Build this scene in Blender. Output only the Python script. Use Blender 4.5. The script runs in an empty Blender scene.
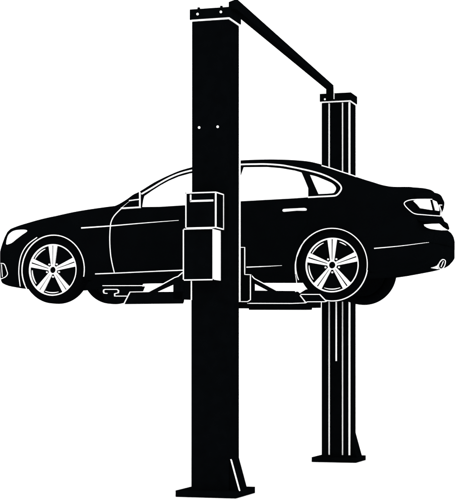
import bpy, bmesh, math
from mathutils import Vector
from mathutils.bvhtree import BVHTree
from mathutils.geometry import delaunay_2d_cdt

scene = bpy.context.scene
COL = scene.collection

# ------------------------------------------------------------------ survey
# camera station: eye height, heading and focal length (in photo pixels)
EYE = 1.19
F = 1579.0
CX, HZ = 228.5, 355.0
TH = math.atan(493.5 / F)
C_, S_ = math.cos(TH), math.sin(TH)

def direction(px):
    t = (px - CX) / F
    return (t * C_ - S_, C_ + t * S_)

def at(px, py, Y):
    """point of the vertical plane y = Y seen at (px, py)"""
    dx, dy = direction(px)
    X = Y * dx / dy
    w = -X * S_ + Y * C_
    return Vector((X, Y, EYE + (HZ - py) / F * w))

def to_px(X, Y, Z):
    u = X * C_ + Y * S_; w = -X * S_ + Y * C_
    return (CX + F * u / w, HZ - (Z - EYE) * F / w)

def on_plane(px, py, A, B):
    """point of the vertical plane through plan points A and B"""
    dx, dy = direction(px)
    ex, ey = B[0] - A[0], B[1] - A[1]
    det = dx * (-ey) + ex * dy
    r = (A[0] * (-ey) + ex * A[1]) / det
    X, Y = r * dx, r * dy
    w = -X * S_ + Y * C_
    return Vector((X, Y, EYE + (HZ - py) / F * w))

def interp(tab, x):
    if x <= tab[0][0]: return tab[0][1]
    for (a, fa), (b, fb) in zip(tab, tab[1:]):
        if x <= b:
            return fa + (fb - fa) * (x - a) / (b - a) if b > a else fb
    return tab[-1][1]

def smooth(e0, e1, x):
    t = max(0.0, min(1.0, (x - e0) / (e1 - e0)))
    return t * t * (3 - 2 * t)

# --------------------------------------------------------------- materials
def mat(name, col, rough=0.6, spec=0.0, var=0.0, scale=20.0, metal=0.0):
    m = bpy.data.materials.new(name); m.use_nodes = True
    nt = m.node_tree; b = nt.nodes['Principled BSDF']
    b.inputs['Roughness'].default_value = rough
    b.inputs['Specular IOR Level'].default_value = spec
    b.inputs['Metallic'].default_value = metal
    tc = nt.nodes.new('ShaderNodeTexCoord')
    nz = nt.nodes.new('ShaderNodeTexNoise'); nz.inputs['Scale'].default_value = scale
    nz.inputs['Detail'].default_value = 4
    cr = nt.nodes.new('ShaderNodeValToRGB')
    lo = [max(0, c * (1 - var)) for c in col]; hi = [min(1, c * (1 + var)) for c in col]
    cr.color_ramp.elements[0].color = (*lo, 1); cr.color_ramp.elements[1].color = (*hi, 1)
    cr.color_ramp.elements[0].position = 0.3; cr.color_ramp.elements[1].position = 0.7
    nt.links.new(tc.outputs['Object'], nz.inputs['Vector'])
    nt.links.new(nz.outputs['Fac'], cr.inputs['Fac'])
    nt.links.new(cr.outputs['Color'], b.inputs['Base Color'])
    return m

PAINT = mat('black_paint', (0.0010, 0.0013, 0.0016), 0.7, 0, 0.1, 6)
STEEL = mat('black_steel', (0.0010, 0.0013, 0.0016), 0.8, 0, 0.15, 12)
RUBBER = mat('black_rubber', (0.0009, 0.0011, 0.0014), 0.9, 0, 0.15, 40)
DGLASS = mat('dark_glass', (0.0009, 0.0012, 0.0016), 0.5, 0, 0.05, 4)
WHITE = mat('white_enamel', (0.93, 0.93, 0.93), 0.5, 0.2, 0.02, 15)
PANE = mat('white_glass_reflection', (0.94, 0.94, 0.94), 0.4, 0.2, 0.01, 3)
FLOOR = mat('white_floor', (0.95, 0.95, 0.95), 0.9, 0.0, 0.01, 0.6)

# ------------------------------------------------------------------ helpers
def empty(name, loc, label, cat, group=None):
    o = bpy.data.objects.new(name, None); COL.objects.link(o)
    o.location = loc; o['label'] = label; o['category'] = cat
    if group: o['group'] = group
    return o

ORG = {}
def origin(o):
    return ORG.get(o.name, Vector((0, 0, 0))) if o else Vector((0, 0, 0))

def obj(name, bm, m, parent=None, org=None, label=None, flat=True):
    """link a bmesh given in world coordinates as one mesh object"""
    po = origin(parent); o_ = Vector(org) if org is not None else po
    bmesh.ops.translate(bm, verts=bm.verts, vec=-o_)
    me = bpy.data.meshes.new(name); 
    bmesh.ops.recalc_face_normals(bm, faces=bm.faces) if flat else None
    bm.to_mesh(me); bm.free()
    ob = bpy.data.objects.new(name, me); COL.objects.link(ob)
    for mm in (m if isinstance(m, (list, tuple)) else [m]): me.materials.append(mm)
    ob.parent = parent; ob.location = o_ - po
    ORG[ob.name] = o_
    if label: ob['label'] = label
    return ob

def box(bm, x0, x1, y0, y1, z0, z1, mi=0):
    v = [bm.verts.new((x, y, z)) for z in (z0, z1) for (x, y) in ((x0, y0), (x1, y0), (x1, y1), (x0, y1))]
    for q in ((3, 2, 1, 0), (4, 5, 6, 7), (0, 1, 5, 4), (1, 2, 6, 5), (2, 3, 7, 6), (3, 0, 4, 7)):
        f = bm.faces.new([v[i] for i in q]); f.material_index = mi
    return v

def prism(bm, pts, vec, mi=0):
    """closed polygon of 3-D points pushed along vec"""
    a = [bm.verts.new(p) for p in pts]; b = [bm.verts.new(Vector(p) + Vector(vec)) for p in pts]
    n = len(a)
    f1 = bm.faces.new(a); f2 = bm.faces.new(b[::-1])
    for f in (f1, f2): f.material_index = mi
    for i in range(n):
        f = bm.faces.new((a[i], b[i], b[(i + 1) % n], a[(i + 1) % n])); f.material_index = mi
    bmesh.ops.triangulate(bm, faces=[f1, f2])

def resample(path, step):
    out = [tuple(path[0])]
    for (x0, y0), (x1, y1) in zip(path, path[1:]):
        d = math.hypot(x1 - x0, y1 - y0); n = max(1, int(math.ceil(d / step)))
        for k in range(1, n + 1):
            out.append((x0 + (x1 - x0) * k / n, y0 + (y1 - y0) * k / n))
    return out

def curve(path, n=6, closed=False):
    """Catmull-Rom through the points"""
    P = [Vector(p) for p in path]; out = []
    N = len(P)
    for i in range(N if closed else N - 1):
        if closed: p0, p1, p2, p3 = P[i - 1], P[i], P[(i + 1) % N], P[(i + 2) % N]
        else: p0, p1, p2, p3 = P[max(i - 1, 0)], P[i], P[i + 1], P[min(i + 2, N - 1)]
        for k in range(n):
            t = k / n
            out.append(tuple(0.5 * ((2 * p1) + (p2 - p0) * t + (2 * p0 - 5 * p1 + 4 * p2 - p3) * t * t + (3 * p1 - p0 - 3 * p2 + p3) * t ** 3)))
    if not closed: out.append(tuple(P[-1]))
    return out

def ribbon(bm, path, width, place, up=0.004, down=0.006, step=2.0, mi=0, closed=False):
    """raised strip of rectangular section; place(px,py) -> point, normal.  width: number or (w0, w1)"""
    pts = resample(path + ([path[0]] if closed else []), step)
    if closed: pts = pts[:-1]
    n = len(pts); rings = []
    for i, p in enumerate(pts):
        a = pts[i - 1] if (closed or i > 0) else p
        b = pts[(i + 1) % n] if (closed or i < n - 1) else p
        dx, dy = b[0] - a[0], b[1] - a[1]; L = math.hypot(dx, dy) or 1
        nx, ny = -dy / L, dx / L
        t = i / max(1, n - 1)
        w = (width[0] + (width[1] - width[0]) * t if isinstance(width, tuple) else width) / 2 * 0.74
        P1, N1 = place(p[0] + nx * w, p[1] + ny * w); P2, N2 = place(p[0] - nx * w, p[1] - ny * w)
        rings.append([bm.verts.new(P1 + N1 * up), bm.verts.new(P2 + N2 * up), bm.verts.new(P2 - N2 * down), bm.verts.new(P1 - N1 * down)])
    m_ = n if closed else n - 1
    for i in range(m_):
        A, B = rings[i], rings[(i + 1) % n]
        for k in range(4):
            f = bm.faces.new((A[k], A[(k + 1) % 4], B[(k + 1) % 4], B[k])); f.material_index = mi
    if not closed:
        bm.faces.new(rings[0]).material_index = mi; bm.faces.new(rings[-1][::-1]).material_index = mi

def patch(bm, poly, place, up=0.004, down=0.006, step=3.0, mi=0):
    """a panel of the given outline laid on a surface with real thickness"""
    poly = resample(poly + [poly[0]], step)[:-1]
    n = len(poly); pts = [Vector((p[0], p[1])) for p in poly]
    xs = [p[0] for p in poly]; ys = [p[1] for p in poly]
    def inside(x, y):
        c = False; j = n - 1
        for i in range(n):
            if (poly[i][1] > y) != (poly[j][1] > y) and x < (poly[j][0] - poly[i][0]) * (y - poly[i][1]) / (poly[j][1] - poly[i][1]) + poly[i][0]: c = not c
            j = i
        return c
    y = min(ys) + step / 2
    while y < max(ys):
        x = min(xs) + step / 2
        while x < max(xs):
            if inside(x, y) and min((x - q[0]) ** 2 + (y - q[1]) ** 2 for q in poly) > (step * .45) ** 2: pts.append(Vector((x, y)))
            x += step
        y += step
    vs, es, fs, *_ = delaunay_2d_cdt(pts, [(i, (i + 1) % n) for i in range(n)], [], 0, 1e-5)
    fs = [f for f in fs if inside(sum(vs[i][0] for i in f) / len(f), sum(vs[i][1] for i in f) / len(f))]
    PN = [place(v[0], v[1]) for v in vs]
    T = [bm.verts.new(P + N * up) for P, N in PN]; B = [bm.verts.new(P - N * down) for P, N in PN]
    cnt = {}
    for f in fs:
        bm.faces.new([T[i] for i in f]).material_index = mi
        bm.faces.new([B[i] for i in f][::-1]).material_index = mi
        for a, b in zip(f, f[1:] + f[:1]): cnt.setdefault((min(a, b), max(a, b)), []).append((a, b))
    for k, l in cnt.items():
        if len(l) == 1:
            a, b = l[0]; bm.faces.new((T[b], T[a], B[a], B[b])).material_index = mi
    for v in [v for v in bm.verts if not v.link_faces]: bm.verts.remove(v)

def lathe(bm, prof, cx, cy, cz, seg=64, closed=True, mi=0):
    """profile of (radius, y) turned about the y axis through (cx, cz)"""
    R = []
    for k in range(seg):
        a = 2 * math.pi * k / seg
        R.append([bm.verts.new((cx + r * math.cos(a), cy + y, cz + r * math.sin(a))) for r, y in prof])
    n = len(prof)
    for k in range(seg):
        A, B = R[k], R[(k + 1) % seg]
        for i in range(n if closed else n - 1):
            bm.faces.new((A[i], A[(i + 1) % n], B[(i + 1) % n], B[i])).material_index = mi

# ------------------------------------------------------------------ floor
bm = bmesh.new()
v = [bm.verts.new(p) for p in ((-90, -20, 0), (90, -20, 0), (90, 160, 0), (-90, 160, 0))]
bm.faces.new(v)
fl = obj('floor', bm, FLOOR); fl['kind'] = 'structure'

# ================================================================== THE CAR
YN = 14.20                      # outer face of the near wheels
YC = YN + 0.725                 # middle of the car
HW = 0.745
car_o = Vector((-4.6, YC, 1.69))
car = empty('sedan_car', car_o, 'black four-door sedan with five-spoke white wheels raised on the arms of the two-post lift', 'car')
ORG[car.name] = car_o

top = [(0.9, 262), (1.1, 256), (2.7, 248.5), (4.9, 241.5), (6.8, 236.6), (9.8, 231.3), (14.6, 228.8), (21, 226.4), (28, 224.1), (35, 221.8), (44, 219.3), (52.5, 217.3), (66, 214), (80, 211.3), (95.7, 209),
       (107, 207.6), (111.5, 206.9), (115.5, 205.6), (119.4, 203.8), (127.3, 198.9), (133.2, 194.5), (139.7, 191.4), (152.8, 183.2), (161, 178.9), (169.3, 175.0), (179, 170.9), (189.8, 167.7),
       (203, 164.5), (220, 161.9), (240.6, 160.4), (255, 159.8), (267, 159.6), (281, 159.9), (295, 160.8), (305, 162), (320.6, 165.6), (330, 168.8), (342, 172.8), (350, 175.2), (360, 178.8),
       (365.8, 180.8), (376.3, 185), (381, 186.7), (386, 187.9), (393.3, 188.9), (401, 189.6), (406, 190.4), (409, 192), (410.8, 196), (411.6, 204), (412.6, 213), (413.6, 221), (415.5, 228), (419.5, 230.2), (423.5, 231.8), (425.6, 234.2), (426.5, 237.5)]
bot = [(0.9, 269), (1.2, 277), (2, 281.5), (5, 284), (12, 285.8), (24, 286.8), (60, 284), (90, 278.4), (115, 277.4), (200, 276.8), (280, 276.5), (330, 274), (366, 271), (395, 266), (410, 262.8), (419, 259.5), (422.8, 256), (425.6, 252), (426.5, 249)]
belt = [(60, 216), (111.5, 210.8), (122, 209.8), (184, 206), (240, 202.1), (295, 199.1), (336, 197.2), (380, 196), (440, 195)]

def table(tr, yf):
    out = []
    for px, py in tr:
        p = at(px, py, yf(px, py)); out.append((p.x, p.z))
    out.sort(); return out
BEL = table(belt, lambda p, q: YC - HW * 0.96)
def width_at(px):
    return HW * (1 - 0.035 * (1 - smooth(0, 60, px)) - 0.03 * smooth(370, 427, px))
def y_edge(px, py):
    """where the roof edge stands: the cabin leans in as it rises over the belt line"""
    Y = YC - width_at(px) * .965
    for _ in range(12):
        p = at(px, py, Y); zs = min(interp(BEL, p.x), p.z - .036)
        Y = YC - (width_at(px) * .965 - min(.42 * (p.z - zs) + .005, .30))
    return Y
TOP = table(curve(top, 3), y_edge)
BOT = table(curve(bot, 3), lambda p, q: YC - width_at(p) * 0.97)
X0, X1 = max(TOP[0][0], BOT[0][0]), min(TOP[-1][0], BOT[-1][0])
NS = 170
XS = []
for i in range(NS + 1):
    t = i / NS
    t = 0.5 - 0.5 * math.cos(math.pi * t) if False else t
    XS.append(X0 + (X1 - X0) * t)
ends = [0.004, 0.009, 0.016, 0.0225]
XS = sorted(set(XS + [X0 + e for e in ends] + [X1 - e for e in ends]))
CROWN = 0.08
XA, XB, XC_ = at(290, 0, YN).x, at(345, 0, YN).x, at(395, 0, YN).x
def crown(x):
    return CROWN - .058 * smooth(XA, XB, x) * (1 - smooth(XB + .2, XC_, x))

def half_ring(x):
    zt, zb = interp(TOP, x), interp(BOT, x)
    if zt - zb < 0.02: m_ = (zt + zb) / 2; zt, zb = m_ + .01, m_ - .01
    hw = HW * (1 - 0.035 * (1 - smooth(X0, X0 + .7, x)) - 0.03 * smooth(X1 - .6, X1, x))
    zs = min(interp(BEL, x), zt - 0.12 * min(1, (zt - zb) / .5) * .3)
    zs = max(zs, zb + .6 * (zt - zb))
    out = []
    for f in (0, .3, .6, .85): out.append((hw * f, zb))
    out.append((hw * .95, zb + .01 * min(1, (zt - zb) / .1)))
    for fy, fz in ((.985, .09), (.998, .28), (1, .5), (.996, .7), (.985, .88), (.965, 1)):
        out.append((hw * fy, zb + (zs - zb) * fz))
    inset = min(.42 * (zt - zs) + .005, .30)
    ye = hw * .965 - inset
    for k in range(1, 8):
        t = k / 7
        out.append((hw * .965 - inset * t ** 1.25, zs + (zt - zs) * t))
    for k in range(1, 10):
        y = ye * (1 - k / 9)
        out.append((y, zt + crown(x) * min(1, (zt - zb) / .3) * ((ye / hw) ** 2 - (y / hw) ** 2)))
    return out, hw

bm = bmesh.new(); rings = []
for x in XS:
    h, hw = half_ring(x)
    full = [(-y, z) for y, z in h] + [(y, z) for y, z in h[-2:0:-1]]
    ring = []
    for y, z in full:
        s = min(1, abs(y) / hw)
        xx = x - .17 * (1 - s * s) * (1 - smooth(X0, X0 + 1.0, x)) + .12 * (1 - s * s) * smooth(X1 - .8, X1, x)
        ring.append(bm.verts.new((xx, YC + y, z)))
    rings.append(ring)
NR = len(rings[0])
for idx in (0, -1):      # round the ends off along their own curve
    r = rings[idx]; zm = (max(v.co.z for v in r) + min(v.co.z for v in r)) / 2
    for fz in (.5, .02):
        nr = [bm.verts.new((v.co.x, v.co.y, zm + (v.co.z - zm) * fz)) for v in r]
        if idx == 0: rings.insert(0, nr)
        else: rings.append(nr)
for A, B in zip(rings, rings[1:]):
    for k in range(NR):
        bm.faces.new((A[k], A[(k + 1) % NR], B[(k + 1) % NR], B[k]))
bm.faces.new(rings[0][::-1]); bm.faces.new(rings[-1])
GRID = [[v.co.copy() for v in r] for r in rings[2:-2]]
bmesh.ops.recalc_face_normals(bm, faces=bm.faces)
BV = BVHTree.FromBMesh(bm)
for f in bm.faces: f.smooth = True
body = obj('body', bm, PAINT, car, flat=False)

ZW = EYE + 90.0 * 14.58 / F
PF, PR = at(52.3, 0, YN).x, at(331.8, 0, YN).x
# wheel wells
cutters = []
for wx in (PF, PR):
    for sgn in (-1, 1):
        cb = bmesh.new()
        bmesh.ops.create_cone(cb, cap_ends=True, segments=72, radius1=.335, radius2=.335, depth=.5)
        me = bpy.data.meshes.new('cut'); cb.to_mesh(me); cb.free()
        co = bpy.data.objects.new('cut', me); COL.objects.link(co)
        co.rotation_euler = (math.pi / 2, 0, 0); co.location = (wx, YC + sgn * (HW + .0), ZW)
        md = body.modifiers.new('b', 'BOOLEAN'); md.object = co; md.operation = 'DIFFERENCE'; md.solver = 'EXACT'
        cutters.append(co)
bpy.context.view_layer.update()
dg = bpy.context.evaluated_depsgraph_get()
nm = bpy.data.meshes.new_from_object(body.evaluated_get(dg))
body.modifiers.clear(); body.data = nm; nm.name = 'body'
if not nm.materials: nm.materials.append(PAINT)
for c in cutters: bpy.data.objects.remove(c, do_unlink=True)

EYEP = Vector((0, 0, EYE))
def skin(px, py):
    """where the sight line (px,py) meets the bodywork"""
    p = at(px, py, YN); d = (p - EYEP).normalized()
    hit, n, i, dist = BV.ray_cast(EYEP, d)
    if hit is None:
        hit, n, i, dist = BV.find_nearest(p)
    if n.dot(EYEP - hit) < 0: n = -n
    return hit, n
def far_skin(px, py):
    h, n = skin(px, py)
    return Vector((h.x, 2 * YC - h.y, h.z)), Vector((n.x, -n.y, n.z))
def plane(Y):
    return lambda px, py: (at(px, py, Y), Vector((0, -1, 0)))

# windscreen and rear window lie on the roof sheet
def glass_sheet(name, pa, pb, ka, kb, label):
    xa, xb = at(pa, 0, YC).x, at(pb, 0, YC).x
    bm = bmesh.new(); rows = []
    for r, x in zip(GRID, XS):
        if xa <= x <= xb:
            seg = r[ka:kb + 1]
            rows.append([bm.verts.new(p + Vector((0, 0, .002))) for p in seg])
    for A, B in zip(rows, rows[1:]):
        for k in range(len(A) - 1): bm.faces.new((A[k], A[k + 1], B[k + 1], B[k]))
    g = bmesh.ops.extrude_face_region(bm, geom=bm.faces[:])
    bmesh.ops.translate(bm, verts=[e for e in g['geom'] if isinstance(e, bmesh.types.BMVert)], vec=(0, 0, -.006))
    return obj(name, bm, DGLASS, car, label=label)
glass_sheet('windscreen', 175, 225, 19, 35, None)
glass_sheet('rear_window', 362, 410, 19, 35, None)

# ---- doors: thin skins standing 2 mm proud of the body with white shut lines
seam = curve([(129.9, 201.7), (122, 208.2), (114.8, 215.4), (111.5, 221.4), (110.4, 228), (109.9, 240), (110.7, 254), (112.4, 264), (114.4, 272.3)], 4)
bm = bmesh.new()
patch(bm, seam[4:] + [(150, 271), (192, 269.2), (234, 267.4), (235, 203.5), (184, 206.4), (140, 208.6), (124, 209.8)], skin, .002, .004, 6, 0)
ribbon(bm, seam, 1.15, skin, .005, .004, 1.5, 1)
fd = obj('front_door', bm, [PAINT, WHITE], car)
bm = bmesh.new()
patch(bm, [(237, 203.3), (295, 199.5), (306, 199), (309, 206), (307, 225), (300, 233), (293, 248), (290, 265), (237, 267.4)], skin, .002, .004, 6, 0)
rd = obj('rear_door', bm, PAINT, car)
bm = bmesh.new()
patch(bm, [(283.2, 211.1), (283.6, 209.9), (285, 209.4), (305, 208.4), (306.8, 208.9), (306.9, 210.2), (305.8, 210.9), (297, 210.8), (285, 211.9), (283.8, 211.9)], skin, .028, -.004, 1.2)
obj('handle', bm, WHITE, rd)

# ---- side glass: reflected white surroundings put into the pane colour
bm = bmesh.new()
patch(bm, [(142.4, 207.0), (143.5, 200), (144.6, 196.3), (152.8, 190.6), (161, 185.4), (169.3, 180.9), (179, 176.8), (189.8, 173.8), (205, 170.9), (220, 168.2), (232, 167.5), (233, 202.5), (184, 205.3), (160, 206.8)], skin, .004, .006, 3)
obj('window', bm, PANE, fd)
bm = bmesh.new()
patch(bm, [(240.2, 178), (243.8, 167.5), (267, 167.3), (281, 168.5), (295, 170.9), (301.6, 172.8), (305, 180.5), (308.2, 188.3), (308.2, 197.3), (295, 198.3), (240.2, 201.3)], skin, .004, .006, 3)
obj('window', bm, PANE, rd)
bm = bmesh.new()
patch(bm, curve([(310.2, 175.2), (316, 176.6), (320.6, 178.4), (331.3, 183), (335.3, 186.6), (336, 189.2), (334.6, 192), (332, 193.3), (318.6, 194.1)], 3) + [(314, 184)], skin, .004, .006, 3)
obj('quarter_window', bm, PANE, car)
bm = bmesh.new()
fr = curve([(141.6, 194.2), (152.8, 187.6), (161, 182.6), (169.3, 178.1), (179, 174), (189.8, 171), (205, 168), (220, 166.2), (240, 164.7), (255, 164.3), (267, 164.3), (281, 165.3), (290, 166.8), (300, 168.8), (312, 171.5), (322, 174.4), (331.3, 178.4), (338, 182.8), (341.3, 187.3), (340.4, 191.2), (336.6, 195.2), (332, 196.1), (320, 196.7), (308, 197.4)], 4)
ribbon(bm, fr, 1.75, skin, .004, .005, 2)
obj('window_trim', bm, WHITE, car)
# white halo line drawn along the roof edge, against the far post
bm = bmesh.new()
rm = curve([(321.6, 165.5), (330, 167.9), (342, 171.9), (350, 174.4), (356.3, 176.7)], 4)
ribbon(bm, rm, 1.3, lambda px, py: (at(px, py, y_edge(px, py)), Vector((0, -1, 0))), .002, .012, 2)
obj('roof_outline', bm, WHITE, car)

# ---- mirror foot at the corner of the front window
bm = bmesh.new()
patch(bm, [(123.4, 208.0), (130.2, 202.4), (139.6, 201.1), (139.6, 207.0)], skin, .02, .004, 2, 0)
ribbon(bm, [(129.9, 201.8), (140.2, 200.4)], 0.9, skin, .024, .002, 2, 1)
ribbon(bm, [(140.4, 192.8), (140.4, 207.4)], 1.1, skin, .025, .002, 2, 1)
ribbon(bm, [(121.8, 208.9), (141, 207.7)], 0.9, skin, .024, .002, 2, 1)
obj('side_mirror', bm, [PAINT, WHITE], car)

# ---- body lines
def line(name, path, w, place=skin, parent=car, cv=True, n=4, up=.004):
    bm = bmesh.new(); ribbon(bm, curve(path, n) if cv else path, w, place, up, .005, 1.5)
    return obj(name, bm, WHITE, parent)
line('side_crease', [(81.3, 228), (110, 226), (140, 223.4), (160, 221.8), (178.8, 220.4)], (1.6, .45))
line('sill_strip', [(95.2, 273.8), (120, 272.8), (150, 271.4), (185, 270)], 1.1)
line('sill_strip', [(243, 267.3), (265, 266.4), (282, 265.5)], (1.5, .4))
line('rear_crease', [(374.2, 248.4), (400, 246), (428.5, 242.4)], (1.2, .4))
bm = bmesh.new()
ribbon(bm, curve([(20.3, 286), (18.9, 271), (21.1, 256), (27.3, 245.2), (37.2, 237.4)], 6), 1.0, skin, .004, .005, 1.5)
ribbon(bm, [to_px(PF + .0165 + .330 * math.cos(math.radians(a)), YC - HW, ZW + .337 * math.sin(math.radians(a))) for a in range(-12, 213, 4)], 1.15, skin, .004, .005, 1.5)
obj('front_wheel_arch', bm, WHITE, car)
bm = bmesh.new()
ribbon(bm, curve([(296.7, 282.4), (295.2, 269.7), (296.3, 258.8), (302.8, 243.4), (307, 238.6)], 4), .8, skin, .004, .005, 1.5)
# near rear arch lip: follows the wheel opening and closes under the tyre
arc = []
for k in range(0, 73):
    a = math.radians(k * 5)
    arc.append((PR + .340 * math.cos(a), ZW + .340 * math.sin(a)))
ribbon(bm, [to_px(PR + .339 * math.cos(math.radians(a)), YC - HW, ZW + .337 * math.sin(math.radians(a))) for a in range(-17, 205, 4)], 1.1, skin, .004, .005, 1.5)
obj('rear_wheel_arch', bm, WHITE, car)

# ---- lamps
def tail_wall(z_extra):
    xw = at(412.8, 0, YC - width_at(412)).x + z_extra
    hw = width_at(415)
    def f(px, py):
        if to_px(xw, YC - hw, EYE)[0] >= px:
            return at(px, py, YC - width_at(px) * 1.0), Vector((0, -1, 0))
        lo, hi = -1.0, .62
        for _ in range(30):
            m_ = (lo + hi) / 2
            if to_px(xw + .12 * (1 - m_ * m_), YC + m_ * hw, EYE)[0] < px: lo = m_
            else: hi = m_
        s_ = (lo + hi) / 2
        return at(px, py, YC + s_ * hw), Vector((.4 + .6 * (1 + s_), -.8, 0)).normalized()
    return f
tail_near = tail_wall(.012)
def tail_far(px, py):
    h, n = tail_near(px - 14, py); return Vector((h.x, 2 * YC - h.y, h.z)), Vector((n.x, -n.y, n.z))
def lamp(name, pieces, lines, label=None, places=None):
    for place in places or (skin, far_skin):
        bm = bmesh.new()
        for p in (pieces[:1] if place is tail_far else pieces): patch(bm, p, place, .004, .006, 1.6)
        for p, w in ([] if place is tail_far else lines): ribbon(bm, p, w, place, .005, .004, 1.2)
        obj(name, bm, PANE, car, label=label)
lamp('headlight', [curve([(6.3, 244.2), (7.2, 238.9), (9, 234.6), (13.5, 231.2), (19.8, 229.9), (26, 230), (27, 231.5), (21.6, 235.3), (16.2, 239.4), (11.7, 243), (7.2, 244.6)], 3)], [])
lamp('tail_light', [[(413.4, 201), (417.3, 199.3), (429.8, 199.5), (432.3, 210.1), (420, 208.1), (417.2, 204.6)],
                    [(432.4, 199.9), (436.4, 201.7), (438.6, 206.6), (439.0, 210.9), (435.1, 210.3)]],
     [(curve([(432, 199.3), (417.3, 199.4), (408.8, 200.3), (404.6, 202.6), (405.0, 205.4), (409.5, 210.2), (414.7, 213.7), (423.3, 214.8), (440.2, 216.1)], 4), 1.0),
      ([(440.3, 216.3), (440.9, 210.9), (439, 204.9), (441.8, 205.1)], .9)], places=(tail_near, tail_far))
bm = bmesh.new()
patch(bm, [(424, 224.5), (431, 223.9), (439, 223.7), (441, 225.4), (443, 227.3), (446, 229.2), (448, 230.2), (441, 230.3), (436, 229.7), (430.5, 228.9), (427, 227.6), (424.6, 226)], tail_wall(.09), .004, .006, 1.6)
obj('bumper_highlight', bm, PANE, car)  # white wedge painted as the highlight between boot and bumper
bm = bmesh.new()
ribbon(bm, curve([(0.9, 263.4), (4.5, 264.2), (6.8, 270.4), (7.6, 274), (5.4, 277), (1.2, 278.8)], 3), .9, skin, .004, .005, 1.2)
ribbon(bm, [(1.6, 264.5), (2.5, 276.7)], .7, skin, .004, .005, 1.2)
obj('air_intake', bm, WHITE, car)
bm = bmesh.new()
patch(bm, [(430.9, 267.6), (434, 266.8), (436.8, 265.6), (438.2, 263.6), (437.8, 266.8), (438.6, 268.7), (436.4, 268.5)], skin, .004, .006, 1.2)
ribbon(bm, curve([(439.5, 262.3), (442.1, 259.5), (444.8, 260), (445.2, 262.5), (444.2, 266), (442, 268.6), (439.6, 268.3), (438.5, 265.6)], 3, True), .9, skin, .004, .005, 1, closed=True)
ribbon(bm, [(443.2, 261.2), (440.9, 266.7)], .8, skin, .004, .005, 1)
obj('exhaust_tip', bm, WHITE, car)
# boot lid lip
bm = bmesh.new()
sec = [(0, 0), (.055, -.004), (.075, -.045), (.07, -.075), (.02, -.085)]
lip = []
xr = at(409.5, 0, YC - HW).x; zr = at(409.5, 191.5, YC - HW).z
for k in range(17):
    s = -0.86 + 1.72 * k / 16
    bx = .12 * (1 - s * s); zc = CROWN * ((.95) ** 2 - s * s)
    tap = .55 + .45 * (1 - abs(s) ** 3)
    lip.append([bm.verts.new((xr - .03 + bx + dx * tap, YC + s * HW, zr + zc - .024 + dz)) for dx, dz in sec])
for A, B in zip(lip, lip[1:]):
    for i in range(5): bm.faces.new((A[i], A[(i + 1) % 5], B[(i + 1) % 5], B[i]))
bm.faces.new(lip[0]); bm.faces.new(lip[-1][::-1])
zt2 = at(443, 220, YC + .55 * HW).z; xw2 = at(412.8, 0, YC - HW * .97).x
low = []
for k in range(17):
    s_ = -0.9 + 1.8 * k / 16; tap = .5 + .5 * (1 - abs(s_) ** 3)
    low.append([bm.verts.new((xw2 - .02 + .12 * (1 - s_ * s_) + dx * tap, YC + s_ * HW * .96, zt2 + dz)) for dx, dz in ((0, .03), (.03, .0), (.045, -.035), (.078, -.055), (.09, -.095), (.06, -.09), (.02, -.065), (0, -.04))])
for A, B in zip(low, low[1:]):
    for i in range(8): bm.faces.new((A[i], A[(i + 1) % 8], B[(i + 1) % 8], B[i]))
bm.faces.new(low[0]); bm.faces.new(low[-1][::-1])
obj('boot_lid', bm, PAINT, car)

# ---- wheels (built facing -y about their own centre)
R5 = [90 + 72 * k for k in range(5)]
def build_wheel(loc, highlights, flip=False):
    o_ = Vector(loc)
    bm = bmesh.new()
    lathe(bm, [(0.0001, .028), (.244, .028), (.246, .20), (.0001, .20)], 0, 0, 0, 64, False)
    bmesh.ops.translate(bm, verts=bm.verts, vec=o_)
    w = obj('wheel', bm, STEEL, car, org=o_)
    bm = bmesh.new()
    lathe(bm, [(.248, .012), (.262, .002), (.285, .0), (.308, .006), (.322, .022), (.328, .045), (.3285, .10), (.328, .165), (.318, .19), (.29, .2), (.25, .19)], 0, 0, 0, 96)
    for f in bm.faces: f.smooth = True
    bmesh.ops.translate(bm, verts=bm.verts, vec=o_)
    t = obj('tyre', bm, RUBBER, w, flat=True)
    bm = bmesh.new()
    lathe(bm, [(.2405, .012), (.252, .006), (.253, .02), (.2405, .026)], 0, 0, 0, 96)
    lathe(bm, [(.032, .006), (.043, .006), (.043, .03), (.032, .03)], 0, 0, 0, 32)
    for a in R5:
        A = math.radians(a); rx = Vector((math.cos(A), 0, math.sin(A))); tx = Vector((-math.sin(A), 0, math.cos(A)))
        for sg in (-1, 1):
            pts = [rx * .038 + tx * sg * .0015, rx * .06 + tx * sg * .004, rx * .232 + tx * sg * .0068, rx * .2415 + tx * sg * .0068, rx * .2415 + tx * sg * .045, rx * .228 + tx * sg * .043, rx * .05 + tx * sg * .0185, rx * .040 + tx * sg * .016]
            prism(bm, [p + Vector((0, .010, 0)) for p in pts], (0, .018, 0))
        B = math.radians(a + 36)
        c = Vector((math.cos(B), 0, math.sin(B))) * .067
        prism(bm, [c + Vector((.0082 * math.cos(math.radians(q)), .012, .0082 * math.sin(math.radians(q)))) for q in range(0, 360, 30)], (0, .016, 0))
    for a0, a1 in highlights:  # thin white arcs stand in for highlights inside the rim
        n = max(4, int((a1 - a0) / 4)); lo, hi = [], []
        for k in range(n + 1):
            q = math.radians(a0 + (a1 - a0) * k / n); wv = .0045 * math.sin(math.pi * (.12 + .76 * k / n))
            lo.append(Vector(((.222 - wv) * math.cos(q), .014, (.222 - wv) * math.sin(q)))); hi.append(Vector(((.222 + wv) * math.cos(q), .014, (.222 + wv) * math.sin(q))))
        prism(bm, lo + hi[::-1], (0, .015, 0))
    bmesh.ops.translate(bm, verts=bm.verts, vec=o_)
    r = obj('rim', bm, WHITE, w)
    return w, t, r
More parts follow.
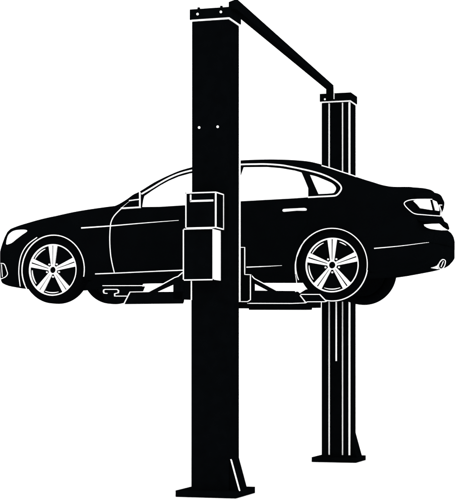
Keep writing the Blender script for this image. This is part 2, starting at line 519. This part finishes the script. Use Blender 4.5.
wf = build_wheel((PF, YN, ZW), [(112, 150), (180, 216), (248, 285)])
wr = build_wheel((PR, YN, ZW), [(112, 150), (180, 216), (250, 290), (54, 72)])
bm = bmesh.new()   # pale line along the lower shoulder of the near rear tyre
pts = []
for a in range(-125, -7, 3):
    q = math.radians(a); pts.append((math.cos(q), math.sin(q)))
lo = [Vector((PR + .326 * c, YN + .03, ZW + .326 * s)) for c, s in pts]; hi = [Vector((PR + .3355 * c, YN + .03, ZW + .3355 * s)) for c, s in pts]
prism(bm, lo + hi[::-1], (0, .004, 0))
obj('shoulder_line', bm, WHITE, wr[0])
for src, px_ in ((wf, PF), (wr, PR)):
    w = src[0].copy(); COL.objects.link(w); w.parent = car
    w.rotation_euler = (0, 0, math.pi); w.location = Vector((px_ + (.112 if src is wf else 0), 2 * YC - YN, ZW + (.034 if src is wf else 0))) - car_o
    for p in src[1:]:
        c = p.copy(); COL.objects.link(c); c.parent = w

# ================================================================= THE LIFT
lift_o = Vector((-4.1, 15.0, 0))
lift = empty('car_lift', lift_o, 'tall black two-post car lift with overhead bar, control boxes and arms under the sedan', 'car lift')
ORG[lift.name] = lift_o
PXL, PXR = -4.26, -3.935
def make_post(Yf, far):
    Yb = Yf + .29
    bm = bmesh.new()
    if far:   # open channel facing the car: back wall, flanges and inner guide rails
        box(bm, PXL, PXR, Yf + .012, Yb, .05, 3.995)
        for a, b in ((322.0, 328.2), (329.9, 341.7), (343.2, 348.2)):
            box(bm, at(a, 0, Yf).x, at(b, 0, Yf).x, Yf, Yf + .014, .052, 3.995)
        box(bm, PXL + .01, PXR - .004, Yf + .009, Yf + .02, .08, 3.99, 1)
        box(bm, at(348.6, 0, Yf).x, PXR + .001, Yf - .001, Yf + .016, .08, 3.99, 1)
        xm = at(336.3, 0, Yf).x
        box(bm, xm - .008, xm + .008, Yf - .004, Yf + .003, at(336, 361, Yf).z, 2.2, 1)
    else:
        box(bm, PXL, PXR, Yf, Yb, .05, 3.995)
        # pale edging on the rear corner and on the left corner where the car passes behind
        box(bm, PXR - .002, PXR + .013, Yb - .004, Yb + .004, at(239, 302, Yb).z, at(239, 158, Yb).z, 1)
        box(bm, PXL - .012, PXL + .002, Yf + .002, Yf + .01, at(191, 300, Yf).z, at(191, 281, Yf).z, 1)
        box(bm, PXL - .006, PXL + .002, Yf + .001, Yf + .008, at(191, 489, Yf).z, at(191, 300, Yf).z, 0)
    box(bm, PXL - .006, PXR + .006, Yf - .006, Yb + .006, 3.998, 4.012, 1)
    p = obj('post', bm, [STEEL, WHITE], lift, org=(PXL / 2 + PXR / 2, Yf + .145, 0))
    bm = bmesh.new()
    box(bm, PXL - .016, PXR + .014, Yf - .014, Yb + .016, 4.012, 4.098)
    for bx in ((-4.20, -4.0) if not far else ()):
        box(bm, bx - .009, bx + .009, Yf - .01, Yf + .01, 4.098, 4.112)
    cp = obj('cap', bm, STEEL, p)
    bm = bmesh.new()
    box(bm, -4.372 + (.018 if far else 0), -3.842 - (.008 if far else 0), Yf - (.07 if far else .1), Yb + (.14 if far else .17), 0.002, .055)
    obj('base_plate', bm, STEEL, p)
    bm = bmesh.new()
    prism(bm, [(PXR - .002, Yf + .02, .056), (PXR + .075, Yf + .02, .056), (PXR - .002, Yf + .02, .33)], (0, .262, 0))
    if not far:
        A, B = at(230.4, 459.3, Yf), at(238.7, 491, Yf)
        prism(bm, [A + Vector((0, -.004, 0)), A + Vector((.0065, -.004, -.01)), B + Vector((.0065, -.004, 0)), B + Vector((0, -.004, .01))], (0, .03, 0), 1)
    obj('gusset', bm, [STEEL, WHITE], p)
    # bolts
    lst = [(325.0, 99.3)] if far else [(197.7, 14.2), (221, 12), (199.3, 127.6), (217.8, 126.8)]
    for px, py in lst:
        c = at(px, py, Yf - (.014 if py < 110 else 0)); bm = bmesh.new()
        r = .0105
        prism(bm, [c + Vector((r * math.cos(math.radians(q)), -.006, r * math.sin(math.radians(q)))) for q in range(0, 360, 30)], (0, .008, 0))
        obj('bolt', bm, WHITE, p)
    return p
post_near = make_post(12.6, False)
post_far = make_post(17.1, True)
# overhead bar with its foot on the far cap
bm = bmesh.new()
a = [Vector((-3.943, 12.62, 4.085)), Vector((-3.877, 12.62, 4.085)), Vector((-3.877, 12.64, 4.172)), Vector((-3.943, 12.62, 4.146))]
b = [Vector((-4.190, 17.06, 4.135)), Vector((-4.112, 17.06, 4.135)), Vector((-4.112, 17.06, 4.182)), Vector((-4.190, 17.06, 4.182))]
va = [bm.verts.new(p) for p in a]; vb = [bm.verts.new(p) for p in b]
bm.faces.new(va); bm.faces.new(vb[::-1])
for i in range(4): bm.faces.new((va[i], vb[i], vb[(i + 1) % 4], va[(i + 1) % 4]))
box(bm, -4.182, -4.112, 17.0, 17.068, 4.03, 4.16)
box(bm, -4.112, -4.106, 17.06, 17.08, 4.03, 4.09, 1)
obj('overhead_bar', bm, [STEEL, WHITE], lift)

# control boxes on the outer face of the near post
def ctrl(name, pl, pr, zt_py, zb_py, depth, side_white, marks):
    Yf = 12.6 - depth
    tl, br = at(pl, zt_py, Yf), at(pr, zb_py, Yf)
    bm = bmesh.new()
    x0, x1, z1, z0 = tl.x, br.x, at(pr, zt_py, Yf).z, br.z
    box(bm, x0, x1, Yf, 12.598, z0, z1)
    e = .0045
    for (ax, az, bx, bz) in ((x0, z0, x0, z1), (x0, z1, x1, z1), (x1, z1, x1, z0), (x0, z0, x1, z0)):
        box(bm, min(ax, bx) - e, max(ax, bx) + e, Yf - .004, Yf + .004, min(az, bz) - e, max(az, bz) + e, 1)
    if side_white:
        box(bm, x1 + .001, x1 + .006, Yf + .005, 12.597, z0, z1 - .006, 1)
    else:
        for (ya, za, yb, zb) in ((Yf, z0, Yf, z1), (Yf, z1, 12.59, z1), (12.585, z0, 12.585, z1), (Yf, z0, 12.59, z0)):
            box(bm, x1 - .002, x1 + .005, min(ya, yb) - (e if ya != yb else 0), max(ya, yb) + (e * 2.2 if ya == yb else 0), min(za, zb) - e, max(za, zb) + e, 1)
    for (a_, b_, w_) in marks:
        A, B = at(*a_, Yf), at(*b_, Yf)
        box(bm, min(A.x, B.x) - w_, max(A.x, B.x) + w_, Yf - .005, Yf + .002, min(A.z, B.z) - w_, max(A.z, B.z) + w_, 1)
    return obj(name, bm, [STEEL, WHITE], lift)
ctrl('switch_box', 186.0, 215.6, 192.2, 227.4, .22, False, [((190.8, 195.4), (190.8, 200.8), .006), ((190.8, 200.8), (212.8, 200.8), .0045)])
ctrl('power_unit', 183.5, 213.2, 228.4, 279.6, .19, True, [])

# carriage on the near post
def pts(path, Y): return [at(x, y, Y) for x, y in path]
bm = bmesh.new()
Yg = 12.93
prism(bm, pts([(200, 247.4), (244.7, 247.4), (244.7, 301.4), (200, 300.2)], Yg), (0, .05, 0))
prism(bm, pts([(244.0, 274.6), (250.4, 274.7), (250.4, 299.8), (247.5, 301.4), (244.0, 301.4)], Yg + .002), (0, .046, 0))
prism(bm, pts([(183.5, 272), (201, 270), (201, 300.2), (195, 300), (183.5, 299.6)], Yg + .002), (0, .046, 0))
pl = plane(Yg)
ribbon(bm, [(240, 247.4), (244.7, 247.4), (244.7, 274.5), (250.4, 274.7), (250.4, 299.8), (247.5, 301.6), (241, 301.6)], 1.0, pl, .004, .004, 3, 1)
obj('carriage', bm, [STEEL, WHITE], lift)

# front arm of the near side, swinging in under the sill
A0 = at(188, 0, 12.88); A1 = at(104, 0, 14.12)
def armf(px, py):
    p = on_plane(px, py, (A0.x, A0.y), (A1.x, A1.y))
    n = Vector((-(A1.y - A0.y), (A1.x - A0.x), 0)).normalized()
    if n.y > 0: n = -n
    return p, n
def slab(bm, path, place, th, mi=0):
    n = place(*path[0])[1]
    prism(bm, [place(*p)[0] for p in path], -n * th, mi)
bm = bmesh.new()
for piece in ([(130.6, 292.1), (183, 291.6), (182, 301.4), (181.2, 303.6), (124.5, 304.2)],
              [(149, 292), (160, 286), (175, 277.8), (178.5, 276.6), (183, 272.4), (183, 279), (173, 284), (155.2, 292.1)],
              [(173.2, 283.8), (183.5, 278), (190, 281), (190, 299.4), (173.2, 299.4)]):
    slab(bm, piece, armf, .02)
ribbon(bm, [(124.4, 303.6), (130.4, 292), (149, 291.7), (160.5, 285.6), (175, 277.6), (178.5, 276.4), (182.8, 272.6)], .9, armf, .006, .003, 3, 1)  # white strip; its diagonal draws the highlight on the arm's top edge
front_arm = obj('lift_arm', bm, [STEEL, WHITE], lift)
bm = bmesh.new()
slab(bm, [(104.6, 303.2), (124.4, 303.2), (130, 292), (140.6, 291.3), (142.6, 286.3), (103, 286.3), (98, 289), (104.3, 298.6)], lambda a, b: (armf(a, b)[0] + Vector((0, .004, 0)), armf(a, b)[1]), .025)
ribbon(bm, [(107.4, 293.4), (104.4, 293.2), (103.7, 291.6), (104, 289.9), (105.4, 289.4), (117.4, 289.4), (118.8, 290.6), (118.4, 292.9), (114.9, 293.7), (114.9, 296.1), (127, 296.1)], 1.0, armf, .006, .03, 3, 1)
ribbon(bm, [(103, 285.7), (142, 285.6), (160, 285.2)], .8, armf, .006, .03, 3, 1)
obj('arm_pad', bm, [STEEL, WHITE], front_arm)

# rear arm of the near side
B0 = at(247, 0, 13.0); B1 = at(326, 0, 14.13)
def armr(px, py):
    p = on_plane(px, py, (B0.x, B0.y), (B1.x, B1.y))
    n = Vector((-(B1.y - B0.y), (B1.x - B0.x), 0)).normalized()
    if n.y > 0: n = -n
    return p, n
bm = bmesh.new()
for piece in ([(249, 290.4), (294.7, 290.9), (305, 302.9), (249, 303)],
              [(250.6, 275), (254, 278.9), (276.5, 290.8), (269.8, 290.8), (254.9, 282.9), (250.6, 281)],
              [(250.4, 278), (255, 281), (255, 291), (250.4, 291)]):
    slab(bm, piece, armr, .02)
ribbon(bm, [(250.5, 274.8), (254, 278.6), (276.3, 290.5)], .9, armr, .006, .003, 3, 1)
ribbon(bm, [(249, 303.3), (292, 303.4), (305, 302.9), (307, 301.8), (325, 301.7)], .9, armr, .006, .02, 3, 1)
ribbon(bm, [(299.9, 295.4), (305.4, 302.5)], .8, armr, .006, .02, 3, 1)
rear_arm = obj('lift_arm', bm, [STEEL, WHITE], lift)
bm = bmesh.new()
slab(bm, [(298, 291.5), (301, 294.4), (319.4, 294.6), (325.6, 301.6), (305, 302.6), (297.5, 294)], lambda a, b: (armr(a, b)[0] + Vector((0, .004, 0)), armr(a, b)[1]), .025)
slab(bm, [(307.6, 289.2), (301.2, 293.2), (300.6, 294.8), (313, 294.8)], lambda a, b: (armr(a, b)[0] + Vector((0, .004, 0)), armr(a, b)[1]), .02)
ribbon(bm, [(300.5, 294.4), (319.4, 294.4), (326.2, 301.5)], .9, armr, .006, .02, 3, 1)
obj('arm_pad', bm, [STEEL, WHITE], rear_arm)

# far carriage and arms
bm = bmesh.new()
box(bm, PXL - .1, PXR + .1, 16.93, 17.06, 1.78, 2.25)
obj('carriage', bm, STEEL, lift)
D0 = at(321, 0, 16.98); D1 = at(241, 0, 15.55)
def armd(px, py):
    p = on_plane(px, py, (D0.x, D0.y), (D1.x, D1.y))
    return p, Vector(((D0.y - D1.y), -(D0.x - D1.x), 0)).normalized()
bm = bmesh.new()
slab(bm, [(241, 303.4), (240.5, 308.3), (255, 308.4), (255, 309.8), (311.9, 309.9), (312.2, 307.9), (321, 307.9), (321, 303.0), (321, 300), (250, 301)], armd, .08)
far_arm = obj('lift_arm', bm, STEEL, lift)
bm = bmesh.new()
slab(bm, [(242, 303), (242, 298), (262, 298), (262, 303)], armd, .1)
obj('arm_pad', bm, STEEL, far_arm)
bm = bmesh.new()
q0 = Vector((-4.0, 16.95, 1.83)); q1 = Vector((-3.62, 15.75, 1.83)); sd = Vector((.06, .02, 0))
prism(bm, [q0 - sd, q0 + sd, q1 + sd, q1 - sd], (0, 0, .06))
obj('lift_arm', bm, STEEL, lift)

# ------------------------------------------------------------------ light
w = bpy.data.worlds.new('World'); scene.world = w; w.use_nodes = True
bg = w.node_tree.nodes['Background']
bg.inputs['Color'].default_value = (1, 1, 1, 1); bg.inputs['Strength'].default_value = 2.0

# ------------------------------------------------------------------ camera
cd = bpy.data.cameras.new('camera'); cam = bpy.data.objects.new('camera', cd); COL.objects.link(cam)
cam.location = (0, 0, EYE); cam.rotation_euler = (math.pi / 2, 0, TH)
cd.sensor_fit = 'HORIZONTAL'; cd.sensor_width = 36.0; cd.lens = F / 457.0 * 36.0
cd.shift_y = (HZ - 250.0) / 457.0; cd.clip_end = 1000
scene.camera = cam
scene.render.engine = 'CYCLES'
scene.view_settings.view_transform = 'Standard'; scene.view_settings.look = 'None'
scene.view_settings.exposure = 0; scene.view_settings.gamma = 1
